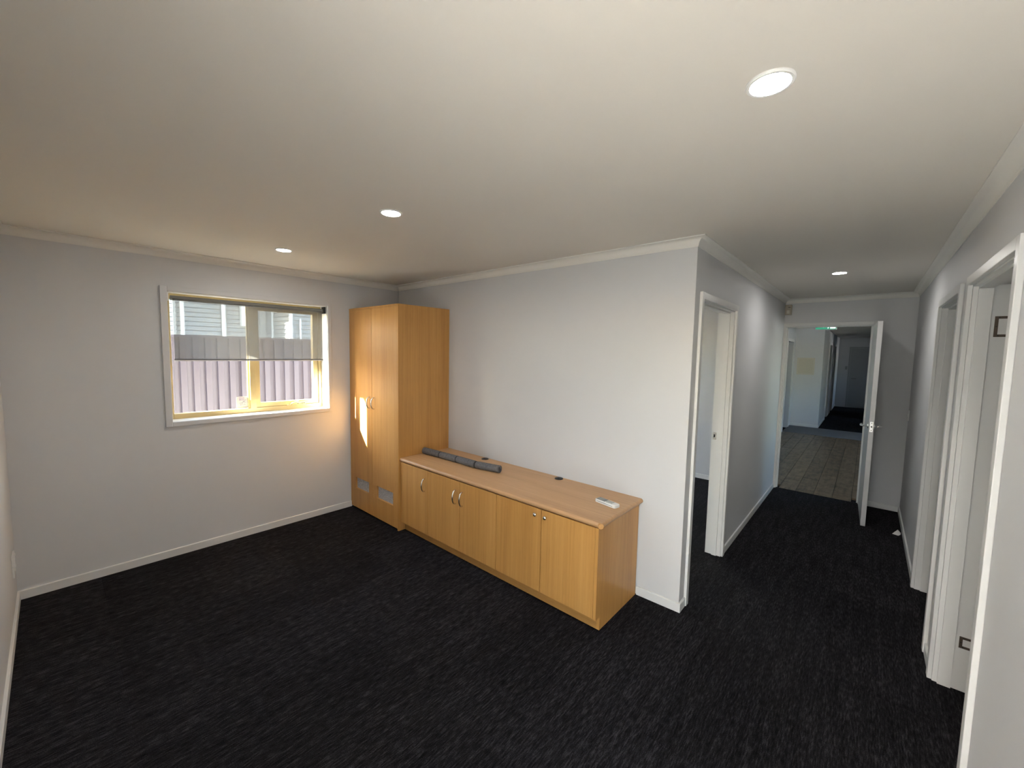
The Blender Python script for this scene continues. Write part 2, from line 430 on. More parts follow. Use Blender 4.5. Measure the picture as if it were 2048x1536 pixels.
# skirting boards
def skirt(name, runs):
    bm = bmesh.new()
    for x0, x1, y0, y1, side in runs:
        c_ = 0.004
        if side in 'xX':      # runs along y; 'x' on a wall at low x, 'X' on a wall at high x
            pts = [(x0, 0), (x1, 0), (x1, SK-c_ if side == 'x' else SK), (x1-c_ if side == 'x' else x0+c_, SK), (x0, SK if side == 'x' else SK-c_)]
            prism(bm, pts, 1, y0, y1)
        else:
            pts = [(y0, 0), (y1, 0), (y1, SK-c_ if side == 'y' else SK), (y1-c_ if side == 'y' else y0+c_, SK), (y0, SK if side == 'y' else SK-c_)]
            prism(bm, pts, 0, x0, x1)
    return struct(obj(name, bm, M['trim']), 'white painted skirting board')
AW, AT = 0.045, 0.018
skirt('baseboard_left', [(-L, -L+ST, -E, -0.587, 'x')])
skirt('baseboard_back', [(-0.288, ST, -ST, 0, 'Y')])
skirt('baseboard_hall_left', [(0, ST, 0, DL[0]-AW, 'x'), (0, ST, DL[1]+AW, D-0.015, 'x')])
skirt('baseboard_hall_end', [(DE[1]+AW, W, D-ST, D, 'Y')])
skirt('baseboard_right', [(W-ST, W, -E, DA[0]-AW, 'X'), (W-ST, W, DA[1]+AW, DB[0]-AW, 'X'), (W-ST, W, DB[1]+AW, D-ST, 'X')])
skirt('baseboard_front', [(-L+ST, GD[0], -E, -E+ST, 'y')])
skirt('baseboard_side_room', [(-L, -0.1, SY-ST, SY, 'Y')])
skirt('baseboard_end_room', [(-0.56, 0.012, EY-ST, EY, 'Y')])
skirt('baseboard_end_room_left', [(-0.56, -0.548, D+0.2, 8.2, 'x')])
skirt('baseboard_far_corridor', [(0, ST, EY, 11.25, 'x'), (0, ST, 12.2, 13.15, 'x'), (0, ST, 14.1, FY, 'x')])

# door frames: architraves on both faces, jamb lining with a stop
def frame_x(name, face, side, thick, op, label, stop=(0.045, 0.075), lean=1):
    """doorway in a wall of constant x: `face` the plane towards the corridor, side = -1 when the corridor lies at lower x"""
    y0, y1, _, zt = op
    e = empty(name, (face, (y0+y1)/2, 0)); struct(e, label)
    f0, f1 = sorted((face, face+side*AT))
    for a, b_ in ((y0-AW, y0), (y1, y1+AW)):
        bx('architrave', (f0, f1, a, b_, 0, zt+AW), M['trim'], e, bevel=0.0025)
    bx('architrave', (f0, f1, y0+0.0005, y1-0.0005, zt, zt+AW), M['trim'], e, bevel=0.0025)
    w0, w1 = sorted((face, face-side*thick))
    for a, b_ in ((y0-0.012, y0+0.008), (y1-0.008, y1+0.012)):
        bx('jamb', (w0, w1, a, b_, 0, zt), M['trim'], e)
    bx('jamb', (w0, w1, y0+0.008, y1-0.008, zt-0.008, zt+0.01), M['trim'], e)
    s0, s1 = sorted((face-side*stop[0], face-side*stop[1]))
    for a, b_ in ((y0+0.008, y0+0.020), (y1-0.020, y1-0.008)):
        bx('door_stop', (s0, s1, a, b_, 0, zt-0.008), M['trim'], e, bevel=0.001)
    bx('door_stop', (s0, s1, y0+0.020, y1-0.020, zt-0.020, zt-0.008), M['trim'], e)
    return e
def c_plate(name, x0, x1, y, z0, z1, parent, t=0.012):
    bm = bmesh.new()
    box(bm, x0, x0+t, y-0.0015, y, z0, z1); box(bm, x0+t, x1, y-0.0015, y, z0, z0+t); box(bm, x0+t, x1, y-0.0015, y, z1-t, z1)
    h = obj(name, bm, M['brownmetal'], parent); h['label'] = 'brown C-shaped mark of a removed hinge'
    bm = bmesh.new()
    for zz in (z0+t/2, (z0+z1)/2, z1-t/2):
        cyl(bm, (x0+t/2+(0.008 if zz != (z0+z1)/2 else 0), y-0.0015, zz), (x0+t/2+(0.008 if zz != (z0+z1)/2 else 0), y-0.0022, zz), 0.0028, 10)
    obj('screw_hole', bm, M['black'], h)
d1 = frame_x('door_1', W, -1, 0.16, DA, 'white doorway with brown hinge marks on its jamb', stop=(0.018, 0.066))
c_plate('hinge_plate', W+0.080, W+0.130, DA[1]-0.008, 1.795, 1.893, d1)
c_plate('hinge_plate', W+0.080, W+0.130, DA[1]-0.008, 0.225, 0.285, d1)
frame_x('door_2', W, -1, 0.13, DB, 'white empty doorway beside the light switch wall', stop=(0.030, 0.07))
d3 = frame_x('door_3', 0.0, 1, 0.12, DL, 'white open doorway just round the wall corner', stop=(0.03, 0.068))
sp = bx('strike_plate', (-0.108, -0.082, DL[1]-0.0100, DL[1]-0.008, 0.985, 1.045), M['nickel'], d3)
bx('latch_hole', (-0.102, -0.092, DL[1]-0.0108, DL[1]-0.0099, 1.003, 1.027), M['black'], sp)

d4 = empty('door_4', ((DE[0]+DE[1])/2, D, 0)); struct(d4, 'white doorway at the corridor end with its grey door swung open')
yF = D
bx('architrave', (0.0005, DE[0]-0.0005, yF-AT, yF, 0, DE[3]+0.038), M['trim'], d4, bevel=0.002)
bx('architrave', (DE[1], DE[1]+AW, yF-AT, yF, 0, DE[3]+0.038), M['trim'], d4, bevel=0.002)
bx('architrave', (DE[0], DE[1]-0.0005, yF-AT, yF, DE[3], DE[3]+0.038), M['trim'], d4, bevel=0.002)
bx('jamb', (DE[0]-0.012, DE[0]+0.008, yF, yF+0.12, 0, DE[3]), M['trim'], d4)
bx('jamb', (DE[1]-0.008, DE[1]+0.012, yF, yF+0.12, 0, DE[3]), M['trim'], d4)
bx('jamb', (DE[0]+0.008, DE[1]-0.008, yF, yF+0.12, DE[3]-0.008, DE[3]+0.01), M['trim'], d4)
bx('door_stop', (DE[0]+0.008, DE[0]+0.02, yF+0.04, yF+0.07, 0, DE[3]-0.008), M['trim'], d4)
bx('door_stop', (DE[1]-0.02, DE[1]-0.008, yF+0.04, yF+0.07, 0, DE[3]-0.008), M['trim'], d4)
bx('door_stop', (DE[0]+0.02, DE[1]-0.02, yF+0.04, yF+0.07, DE[3]-0.014, DE[3]-0.008), M['trim'], d4)
bx('strike_plate', (DE[0]+0.008, DE[0]+0.0095, yF+0.008, yF+0.032, 0.98, 1.045), M['nickel'], d4)
# the leaf, built lying along -y from its hinge, then turned a little
leaf = bx('door_leaf', (DE[1]-0.004, DE[1]+0.034, yF-0.02-0.800, yF-0.02, 0.012, 2.046), M['doorpaint'], d4, (DE[1]-0.004, yF-0.02, 0), 0.0015)
ly = yF-0.02-0.800
bx('latch_plate', (DE[1]+0.004, DE[1]+0.027, ly-0.0012, ly+0.0004, 0.965, 1.065), M['chrome'], leaf)
bm = bmesh.new()
for zz, rr in ((1.052, 0.004), (1.015, 0.007), (0.978, 0.004)): cyl(bm, (DE[1]+0.0155, ly-0.0012, zz), (DE[1]+0.0155, ly-0.0024, zz), rr, 14)
obj('latch_bolt', bm, M['black'], leaf)
for s, xf in ((-1, DE[1]-0.004), (1, DE[1]+0.034)):
    bm = bmesh.new(); cyl(bm, (xf, ly+0.06, 1.015), (xf+s*0.009, ly+0.06, 1.015), 0.026, 28)
    rose = obj('handle_rose', bm, M['chrome'], leaf, bevel=0.0015, smooth=True)
    bm = bmesh.new()
    tube(bm, [(xf+s*0.008, ly+0.06, 1.015), (xf+s*0.040, ly+0.06, 1.015), (xf+s*0.052, ly+0.064, 1.015), (xf+s*0.057, ly+0.078, 1.016), (xf+s*0.057, ly+0.13, 1.018), (xf+s*0.050, ly+0.18, 1.016)], [0.009, 0.009, 0.0095, 0.009, 0.008, 0.007], 14)
    obj('lever', bm, M['chrome'], rose, smooth='all')
for zz in (0.2, 1.02, 1.85):
    bm = bmesh.new(); cyl(bm, (DE[1]+0.036, yF-0.012, zz-0.05), (DE[1]+0.036, yF-0.012, zz+0.05), 0.007, 12); obj('hinge', bm, M['nickel'], leaf)
leaf.rotation_euler = (0, 0, math.radians(2.2))

# doors of the far rooms
def side_frame(name, x, y0, y1, s, label):
    e = empty(name, (x, (y0+y1)/2, 0)); struct(e, label)
    a, b_ = sorted((x, x+s*0.016))
    bx('architrave', (a, b_, y0-0.06, y0, 0, 2.11), M['trim'], e); bx('architrave', (a, b_, y1, y1+0.06, 0, 2.11), M['trim'], e)
    bx('architrave', (a, b_, y0, y1, 2.05, 2.11), M['trim'], e); return e
side_frame('door_5', -0.56, 8.25, 9.10, 1, 'white door frame in the plank floored room')
side_frame('door_6', 0.0, 11.3, 12.15, 1, 'white door frame in the dim far corridor')
side_frame('door_7', 0.0, 13.2, 14.05, 1, 'white door frame deep in the dim far corridor')
e = empty('door_8', (0.7, FY, 0)); struct(e, 'grey closed door at the far end of the dim corridor')
lf = bx('door_leaf', (0.34, 1.14, FY-0.03, FY, 0.01, 2.04), M['greydoor'], e, bevel=0.003)
bx('architrave', (0.29, 0.335, FY-0.02, FY, 0, 2.09), M['greydoor'], e); bx('architrave', (0.335, 1.145, FY-0.02, FY, 2.045, 2.09), M['greydoor'], e)
bm = bmesh.new(); tube(bm, [(0.40, FY-0.03, 1.0), (0.40, FY-0.08, 1.0), (0.53, FY-0.08, 1.0)], 0.011, 10); obj('lever', bm, M['chrome'], lf)

# entry doorway behind the camera: its leaf stands open outwards, daylight comes in past the added sail
gd = empty('door_9', ((GD[0]+GD[1])/2, -E-0.06, 0)); struct(gd, 'white entry doorway with its door open outwards')
for a, b_ in ((GD[0]-0.012, GD[0]+0.008), (GD[1]-0.008, GD[1]+0.012)): bx('jamb', (a, b_, -E-0.12, -E, 0, GD[3]), M['trim'], gd)
bx('jamb', (GD[0]+0.008, GD[1]-0.008, -E-0.12, -E, GD[3]-0.008, GD[3]+0.01), M['trim'], gd)
lf = bx('door_leaf', (GD[1]-0.045, GD[1]-0.009, -E-0.94, -E-0.125, 0.012, 2.04), M['doorpaint'], gd, bevel=0.002)
bm = bmesh.new(); tube(bm, [(GD[1]-0.045, -E-0.88, 1.02), (GD[1]-0.10, -E-0.88, 1.02), (GD[1]-0.10, -E-0.77, 1.02)], 0.009, 10); obj('lever', bm, M['chrome'], lf)
bx('threshold', (GD[0]+0.008, GD[1]-0.008, -E-0.12, -E, -0.02, 0.008), M['cream'], gd)

# ------------------------------------------------------------------ the window
win = empty('window_1', (-L, (WIN[0]+WIN[1])/2, WIN[2])); struct(win, 'cream aluminium window with fixed pane and winder sash')
y0, y1, z0, z1 = WIN
bx('sill', (-3.385, -L, y0, y1, z0-0.006, z0), M['trim'], win)
bx('reveal', (-3.385, -L, y0-0.006, y0, z0-0.006, z1), M['trim'], win); bx('reveal', (-3.385, -L, y1, y1+0.006, z0-0.006, z1), M['trim'], win)
bx('reveal', (-3.385, -L, y0, y1, z1, z1+0.006), M['trim'], win)
for o in [c for c in win.children]: o.data.materials[0] = M['trim']
ax0, ax1 = -L, -L+AT
bx('architrave', (ax0, ax1, y0-0.044, y0-0.001, z0-0.036, z1+0.037), M['wall'], win, bevel=0.003)
bx('architrave', (ax0, ax1, y1+0.001, y1+0.035, z0-0.036, z1+0.037), M['wall'], win, bevel=0.003)
bx('architrave', (ax0, ax1, y0-0.001, y1+0.001, z0-0.036, z0-0.001), M['wall'], win, bevel=0.003)
bx('architrave', (ax0, ax1, y0-0.001, y1+0.001, z1+0.001, z1+0.037), M['wall'], win, bevel=0.003)
fx0, fx1 = -3.445, -3.386
bx('frame', (fx0, fx1, y0, y0+0.034, z0, z1), M['cream'], win, bevel=0.002); bx('frame', (fx0, fx1, y1-0.030, y1, z0, z1), M['cream'], win, bevel=0.002)
bx('frame', (fx0, fx1, y0+0.034, y1-0.030, z0, z0+0.040), M['cream'], win, bevel=0.002); bx('frame', (fx0, fx1, y0+0.034, y1-0.030, z1-0.04, z1), M['cream'], win, bevel=0.002)
bx('mullion', (fx0, fx1+0.004, -1.462, -1.414, z0+0.040, z1-0.04), M['cream'], win, bevel=0.002)
bx('glazing_bead', (-3.412, -3.396, -1.476, -1.462, z0+0.04, z1-0.04), M['cream'], win)
bx('pane', (-3.418, -3.414, y0+0.034, -1.462, z0+0.04, z1-0.04), M['glass'], win)
sash = empty('sash', (0, 0, 0)); sash.parent = win
sy0, sy1, sz0, sz1 = -1.412, y1-0.032, z0+0.043, z1-0.042
sx0, sx1 = -3.44, -3.396
sash.location = (0, 0, 0)
bx('stile', (sx0, sx1, sy0, sy0+0.034, sz0, sz1), M['cream'], sash, bevel=0.002); bx('stile', (sx0, sx1, sy1-0.046, sy1, sz0, sz1), M['cream'], sash, bevel=0.002)
bx('rail', (sx0, sx1, sy0+0.034, sy1-0.046, sz0, sz0+0.040), M['cream'], sash, bevel=0.002); bx('rail', (sx0, sx1, sy0+0.034, sy1-0.046, sz1-0.040, sz1), M['cream'], sash, bevel=0.002)
bx('pane', (-3.420, -3.416, sy0+0.034, sy1-0.046, sz0+0.040, sz1-0.040), M['glass'], sash)
wnd = bx('winder', (-3.386, -3.368, -1.115, -0.985, 1.124, 1.146), M['cream'], win, bevel=0.004)
bm = bmesh.new(); tube(bm, [(-3.372, -1.05, 1.140), (-3.352, -1.06, 1.160), (-3.345, -1.10, 1.150), (-3.345, -1.155, 1.127)], [0.007, 0.006, 0.0055, 0.005], 10)
cyl(bm, (-3.35, -1.158, 1.128), (-3.325, -1.158, 1.128), 0.008, 12); obj('crank', bm, M['cream'], wnd, smooth=True)
bm = bmesh.new()
for yy in (-1.06, -1.02, -1.0): cyl(bm, (-3.368, yy, 1.135), (-3.3665, yy, 1.135), 0.004, 8)
obj('screw', bm, M['black'], wnd)
win2 = empty('window_2', (-L, 1.70, SWIN[2])); struct(win2, 'cream aluminium window of the side room')
q0, q1, q2, q3 = SWIN
for a, b_ in ((q0, q0+.04), (q1-.04, q1), (1.68, 1.72)): bx('frame', (-3.44, -3.39, a, b_, q2+.04, q3-.04), M['cream'], win2)
bx('frame', (-3.44, -3.39, q0, q1, q2, q2+.04), M['cream'], win2); bx('frame', (-3.44, -3.39, q0, q1, q3-.04, q3), M['cream'], win2)
bx('pane', (-3.418, -3.414, q0+.04, 1.68, q2+.04, q3-.04), M['glass'], win2); bx('pane', (-3.418, -3.414, 1.72, q1-.04, q2+.04, q3-.04), M['glass'], win2)
win3 = empty('window_3', (3.05, 6.4, 0.9)); struct(win3, 'cream aluminium window of the plank floored room')
for a, b_ in ((5.4, 5.45), (6.37, 6.43), (7.35, 7.4)): bx('frame', (3.03, 3.08, a, b_, .9, 2.1), M['cream'], win3)
bx('pane', (3.053, 3.057, 5.45, 6.37, .9, 2.1), M['glass'], win3); bx('pane', (3.053, 3.057, 6.43, 7.35, .9, 2.1), M['glass'], win3)

# ------------------------------------------------------------------ outside
gr = bx('ground', (-40, 40, -6.6, 50, -0.5, -0.13), M['concrete']); struct(gr, 'pale concrete ground around the building')
mt, n, b = new_mat('added_dark_lawn'); c = coords(n, kind='world'); t = noise(n, c, 14, 4, 0.7)
r = ramp(n, t.outputs['Fac'], [(0.3, (0.028, 0.036, 0.016)), (0.7, (0.065, 0.075, 0.035))]); n.links.new(r.outputs[0], b.inputs['Base Color']); b.inputs['Roughness'].default_value = 0.95
struct(bx('ground_added_lawn', (-40, 40, -60, -6.6, -0.5, -0.125), mt), 'unseen dark lawn added beyond the yard to cut bounce light')  # added dark ground, keeps far bounce light out of the corridor
bm = bmesh.new(); box(bm, -4.10, -OPX, -E-0.12, 0.25, 2.31, 2.52); struct(obj('eave_sun_block', bm, M['boardtrim']), 'unseen white eave added above the window to trim the sun patches')  # unseen eave added, sets the top of the cupboard's sun patches
bx('wall_sun_block', (-4.075, -OPX, -3.62, -3.50, -0.13, 2.95), M['brick']).__setitem__('kind', 'structure')  # unseen wall added to cut the right side of the sun patches
oh = empty('house_sky_block', (-3.2, -22.0, -0.125)); struct(oh, 'unseen brown house added across the lawn to block low sky')  # unseen house put in to block horizon glow through the entry
bx('wall', (-9.0, 2.1, -26.0, -20.0, -0.125, 4.4), M['brick'], oh)
bm = bmesh.new(); prism(bm, [(-26.5, 4.4), (-19.6, 4.4), (-22.9, 4.8), (-23.1, 4.8)], 0, -9.4, 3.0); obj('roof', bm, M['wooddark'], oh)
for xx in (-7.6, -5.0, -2.4, 0.2):
    for zz in (0.9, 2.9):
        w_ = bx('window', (xx, xx+1.3, -20.02, -19.97, zz, zz+1.2), M['boardtrim'], oh)
        bx('pane', (xx+0.06, xx+1.24, -19.97, -19.96, zz+0.06, zz+1.14), M['black'], w_)
ss = empty('sun_block_sail', (-0.5, -6.3, -0.13)); tag(ss, 'unseen pale sail on posts added to keep sun off the entry', 'shade sail')  # invented sail, shaped to shadow just the doorway and its leaf
sq = [(1.30, -3.48), (0.0, -3.48), (-2.30, -9.20), (-1.0, -9.20)]
bm = bmesh.new(); prism(bm, sq, 2, 2.45, 2.456); obj('cloth', bm, plain('sail_cloth', (0.55, 0.54, 0.50), 0.9), ss)
for px_, py_ in sq:
    bm = bmesh.new(); cyl(bm, (px_, py_, -0.13), (px_, py_, 2.6), 0.03, 12); obj('post', bm, M['boardtrim'], ss)

# ribbed steel boundary fence: sheets, posts, rails
FX = -4.92; PITCH_F = 0.116
fe = empty('boundary_fence', (FX, 0, -0.13)); tag(fe, 'plum ribbed steel fence seen through the window glass', 'fence')
def sheet(y0, n_, top=1.775):
    bm = bmesh.new(); pts = []
    for k in range(n_):
        a = y0 + k*PITCH_F
        pts += [(0.0, a), (0.0, a+0.056), (-0.013, a+0.060), (-0.024, a+0.106), (-0.020, a+0.111), (0.0, a+PITCH_F-0.0005)]
    lo = [bm.verts.new((FX+p[0], p[1], -0.08)) for p in pts]; hi = [bm.verts.new((FX+p[0], p[1], top)) for p in pts]
    for i in range(len(pts)-1): bm.faces.new((lo[i], lo[i+1], hi[i+1], hi[i]))
    g_ = bmesh.ops.extrude_face_region(bm, geom=bm.faces[:])
    bmesh.ops.translate(bm, verts=[v for v in g_['geom'] if isinstance(v, bmesh.types.BMVert)], vec=(-0.002, 0, 0))
    return bm
n_s = 20; ys = -3.44
s0 = None
for k in range(4):
    yy = ys + k*(n_s*PITCH_F+0.03)
    if s0 is None: s0 = obj('sheet', sheet(yy, n_s), M['fence'], fe)
    else: clone(s0, fe, (0, k*(n_s*PITCH_F+0.03), 0))
    bx('post', (FX-0.03, FX+0.012, yy-0.03, yy, -0.13, 1.80), M['fence'], fe)
    bx('rail', (FX-0.034, FX+0.008, yy, yy+n_s*PITCH_F, 1.7755, 1.80), M['fence'], fe)
    bx('rail', (FX-0.034, FX+0.008, yy, yy+n_s*PITCH_F, -0.13, -0.081), M['fence'], fe)

# neighbour's weatherboard house: shaded faces look at the window, sunlit returns face the sun
nh = empty('neighbour_house', (-11.5, 0.5, -0.13)); tag(nh, 'pale weatherboard house beyond the plum steel fence', 'house')
BE = 0.105
def boards_x(x, y0, y1, z0, z1, wp):     # face looking to +x
    bm = bmesh.new(); prism(bm, [(x-0.02, z0+0.010), (x+0.024, z0+0.010), (x+0.002, z0+BE), (x-0.02, z0+BE)], 1, y0, y1)
    o = obj('weatherboard', bm, M['board'], wp); z = z0+BE; k = 1
    while z < z1: clone(o, wp, (0, 0, k*BE)); z += BE; k += 1
def boards_y(y, x0, x1, z0, z1, wp):     # face looking to -y
    bm = bmesh.new(); prism(bm, [(y+0.02, z0+0.010), (y-0.024, z0+0.010), (y-0.002, z0+BE), (y+0.02, z0+BE)], 0, x0, x1)
    o = obj('weatherboard', bm, M['board'], wp); z = z0+BE; k = 1
    while z < z1: clone(o, wp, (0, 0, k*BE)); z += BE; k += 1
hz0, hz1 = 1.30, 4.2
HA, HB, HC = -11.0, -9.857, -11.58         # shaded fronts: middle, near and set-back one
yA, yB = -0.644, 1.255                     # the sunlit returns
bA = bx('wall', (-14.0, HA-0.02, yA+0.02, yB+0.02, -0.13, hz1), M['fence'], nh)  # dark backing colour stands in for shade lines between the boards
bB = bx('wall', (-14.0, HB-0.02, yB+0.021, 7.0, -0.13, hz1), M['fence'], nh)
bC = bx('wall', (-14.0, HC-0.02, -2.4, yA+0.019, -0.13, hz1), M['fence'], nh)
boards_x(HA, yA+0.05, yB-0.05, hz0, hz1, bA)
boards_y(yA, HC+0.05, HA-0.03, hz0, hz1, bA)
boards_x(HB, yB+0.05, 6.9, hz0, hz1, bB)
boards_y(yB, HA+0.05, HB-0.03, hz0, hz1, bB)
boards_x(HC, -2.3, yA-0.06, hz0, hz1, bC)
bx('corner_board', (HA-0.03, HA+0.02, yA-0.02, yA+0.05, -0.13, hz1), M['boardtrim'], nh)
bx('corner_board', (HB-0.03, HB+0.02, yB-0.02, yB+0.05, -0.13, hz1), M['boardtrim'], nh)
bx('corner_board', (HA+0.002, HA+0.05, yB-0.05, yB+0.015, -0.13, hz1), M['boardtrim'], nh)
bx('corner_board', (HC, HC+0.05, yA-0.06, yA+0.01, -0.13, hz1), M['boardtrim'], nh)
bm = bmesh.new(); cyl(bm, (HA+0.07, 0.15, -0.13), (HA+0.07, 0.15, hz1), 0.045, 14); obj('rainwater_pipe', bm, M['boardtrim'], nh)
bm = bmesh.new(); cyl(bm, (HB+0.06, 1.47, -0.13), (HB+0.06, 1.47, 2.40), 0.022, 12); obj('sun_streak_pole', bm, M['boardtrim'], nh)  # white pole stands in for a sunlit streak on the boards
bx('cover_panel', (HA+0.018, HA+0.04, 0.935, 1.07, -0.13, 3.6), M['board'], nh)
bm = bmesh.new(); prism(bm, [(-14.4, hz1), (-9.3, hz1), (-9.3, hz1+0.18), (-11.8, hz1+1.5), (-14.4, hz1+1.5)], 1, -2.8, 7.4); obj('roof', bm, M['brick'], nh)
bx('meter_box', (HA+0.018, HA+0.16, 0.50, 0.72, 2.20, 2.75), M['boardtrim'], nh)

# ================================================================== FURNITURE
def bow_handle(bm_mat, parent, x, y, z, h=0.112, out=0.034, r=0.0060):
    """D-shaped pull standing off a face that looks to -y"""
    bm = bmesh.new(); pts = []
    for k in range(13):
        a = math.pi*k/12
        pts.append((x, y - out*math.sin(a)**0.8 + 0.001, z - h/2*math.cos(a)))
    tube(bm, pts, r, 12)
    return obj('handle', bm, bm_mat, parent, smooth=True)

# tall cupboard
cx0, cx1, cy, ch = -L+0.0005, -2.3430, -0.589, 2.0911
cup = empty('tall_cupboard', ((cx0+cx1)/2, -0.30, 0)); tag(cup, 'tall beech two-door cupboard standing in the room corner', 'cupboard')
bm = bmesh.new()
box(bm, cx1-0.018, cx1, cy, -0.0005, 0, ch)
box(bm, cx0+ST, cx0+ST+0.018, cy+0.02, -0.0005, 0, ch-0.018)
box(bm, cx0, cx1-0.018, cy+0.0, -0.0005, ch-0.017, ch)
box(bm, cx0+ST+0.018, cx1-0.018, -0.012, -0.0005, 0.02, ch-0.018)
box(bm, cx0+ST+0.018, cx1-0.018, cy+0.06, -0.012, 0.06, 0.078)
obj('body', bm, M['woodz'], cup)
bx('kickboard', (cx0+ST+0.018, cx1-0.018, cy+0.045, cy+0.061, 0, 0.06), M['wooddark'], cup)
def vent_door(x0, x1, vx0, vx1, vz0, vz1, hx):
    bm = bmesh.new(); ya, yb = cy, cy+0.018; z0_, z1_ = 0.018, ch-0.019
    box(bm, x0, vx0, ya, yb, z0_, z1_); box(bm, vx1, x1, ya, yb, z0_, z1_)
    box(bm, vx0, vx1, ya, yb, z0_, vz0); box(bm, vx0, vx1, ya, yb, vz1, z1_)
    bmesh.ops.remove_doubles(bm, verts=bm.verts[:], dist=1e-6)
    bad = [f for f in bm.faces if all(len(e_.link_faces) > 2 for e_ in f.edges)]
    d_ = obj('door', bm, M['woodz'], cup)
    bx('vent_grille', (vx0-0.01, vx1+0.01, yb+0.0005, yb+0.003, vz0-0.01, vz1+0.01), M['grille'], d_)
    bow_handle(M['nickel'], d_, hx, ya, 1.155)
    return d_
vent_door(cx0+0.003, -2.8045, -3.137, -2.868, 0.224, 0.342, -2.8445)
vent_door(-2.8005, cx1-0.019, -2.719, -2.433, 0.219, 0.343, -2.7605)

# low cabinets: one single unit and two double units, worktop apart
BX = [-2.3365, -1.9280, -1.5225, -1.1200, -0.7145, -0.3115]
DY, DZ0, DZ1 = -0.570, 0.087, 0.6525
def base_unit(x0, x1, seams, handles, label, end=False, knob=False):
    u = empty('base_cabinet', ((x0+x1)/2, -0.28, 0)); tag(u, label, 'cabinet', 'low beech cabinets under the worktop')
    bm = bmesh.new()
    box(bm, x0+0.001, x0+0.017, DY+0.034, -0.013, 0.085, 0.655); box(bm, x1-0.017, x1-0.001, DY+0.034, -0.013, 0.085, 0.655)
    box(bm, x0+0.017, x1-0.017, DY+0.034, -0.013, 0.085, 0.101); box(bm, x0+0.017, x1-0.017, -0.019, -0.013, 0.101, 0.655)
    box(bm, x0+0.017, x1-0.017, DY+0.034, DY+0.09, 0.639, 0.655)
    obj('body', bm, M['wooddark'], u)
    bx('kickboard', (x0+0.0005, x1-0.0005, DY+0.050, DY+0.066, 0, 0.085), M['woodk'], u)
    for i, (a, b_) in enumerate(zip(seams, seams[1:])):
        d_ = bx('door', (a+0.0026, b_-0.0026, DY, DY+0.0175, DZ0, DZ1), M['woodz'], u, bevel=0.0018)
        hx = handles[i]
        if knob:
            bm = bmesh.new(); cyl(bm, (hx, DY, 0.612), (hx, DY-0.012, 0.612), 0.006, 14)
            bmesh.ops.create_uvsphere(bm, u_segments=18, v_segments=12, radius=0.0135, matrix=Matrix.Translation((hx, DY-0.017, 0.612)) @ Matrix.Scale(0.7, 4, (0, 1, 0)))
            obj('knob', bm, M['nickel'], d_, smooth=True)
        else:
            bow_handle(M['nickel'], d_, hx, DY, 0.521)
    if end:
        bm = bmesh.new(); prism(bm, [(DY, 0.085), (DY+0.050, 0.085), (DY+0.050, 0.0), (-0.0135, 0.0), (-0.0135, 0.655), (DY, 0.655)], 0, x1-0.0005, x1+0.0185)
        obj('end_panel', bm, M['woodz'], u)
    return u
base_unit(BX[0]-0.005, BX[1], BX[0:2], [-1.975], 'single-door low beech cabinet touching the tall cupboard')
base_unit(BX[1], BX[3], BX[1:4], [-1.569, -1.488], 'low beech cabinet with two D-handled doors')
base_unit(BX[3], BX[5], BX[3:6], [-0.758, -0.676], 'low beech cabinet with two round metal knobs', end=True, knob=True)

wt = empty('worktop', (-1.31, -0.28, 0.656)); tag(wt, 'long beech worktop with rounded edges over the low cabinets', 'worktop')
ZT, RN = 0.690, 0.0165; ZC = ZT-RN
wx1 = -0.278; wy = -0.561
bm = bmesh.new()
prof = [(-0.0008, ZT-2*RN), (-0.0008, ZT), (wy, ZT)]
for k in range(1, 12):
    a = math.pi*k/12; prof.append((wy - RN*math.sin(a), ZC + RN*math.cos(a)))
prof.append((wy, ZT-2*RN))
prism(bm, prof, 0, cx1+0.0008, wx1-0.012)
obj('top', bm, M['woodx'], wt, smooth=True)
bm = bmesh.new()
prof = [(wx1-0.0118, ZT-2*RN), (wx1-0.0118, ZT)]
prof = [(wx1-0.0118, ZT-2*RN)] + [(wx1-0.010 + RN*math.sin(math.pi*k/14), ZC - RN*math.cos(math.pi*k/14)) for k in range(0, 15)] + [(wx1-0.0118, ZT)]
prism(bm, prof, 1, wy-0.002, -0.0008)
obj('edge_strip', bm, M['woodx'], wt, smooth=True)
bm = bmesh.new(); dgl = Vector((0.72, -0.69, 0)).normalized()
cc = Vector((wx1-0.006, wy-0.006, ZC)); cyl(bm, cc-dgl*0.016, cc+dgl*0.011, RN, 32)
ec = obj('end_cap', bm, wood('beech_end', 1, 1.2, 0.3), wt, bevel=0.0008); ec['label'] = 'round pale end of the front bullnose'
for gx, lb in ((-1.770, 'round black cable grommet in the worktop behind the rolled mat'), (-0.944, 'round black cable grommet in the worktop nearer the remote control')):
    ge = empty('cable_grommet', (gx, -0.043, ZT)); tag(ge, lb, 'grommet', 'black cable grommets in the worktop')
    bm = bmesh.new(); bmesh.ops.create_cone(bm, cap_ends=True, segments=36, radius1=0.034, radius2=0.031, depth=0.005, matrix=Matrix.Translation((gx, -0.043, ZT+0.0027)))
    obj('rim', bm, M['black'], ge, smooth=True)
    bm = bmesh.new(); bmesh.ops.create_cone(bm, cap_ends=True, segments=32, radius1=0.025, radius2=0.024, depth=0.003, matrix=Matrix.Translation((gx, -0.043, ZT+0.0064)))
    cp_ = obj('cap', bm, M['black'], ge, smooth=True)
    bx('cap_slot', (gx-0.004, gx+0.016, -0.066, -0.046, ZT+0.0079, ZT+0.0088), M['rubber'], cp_)

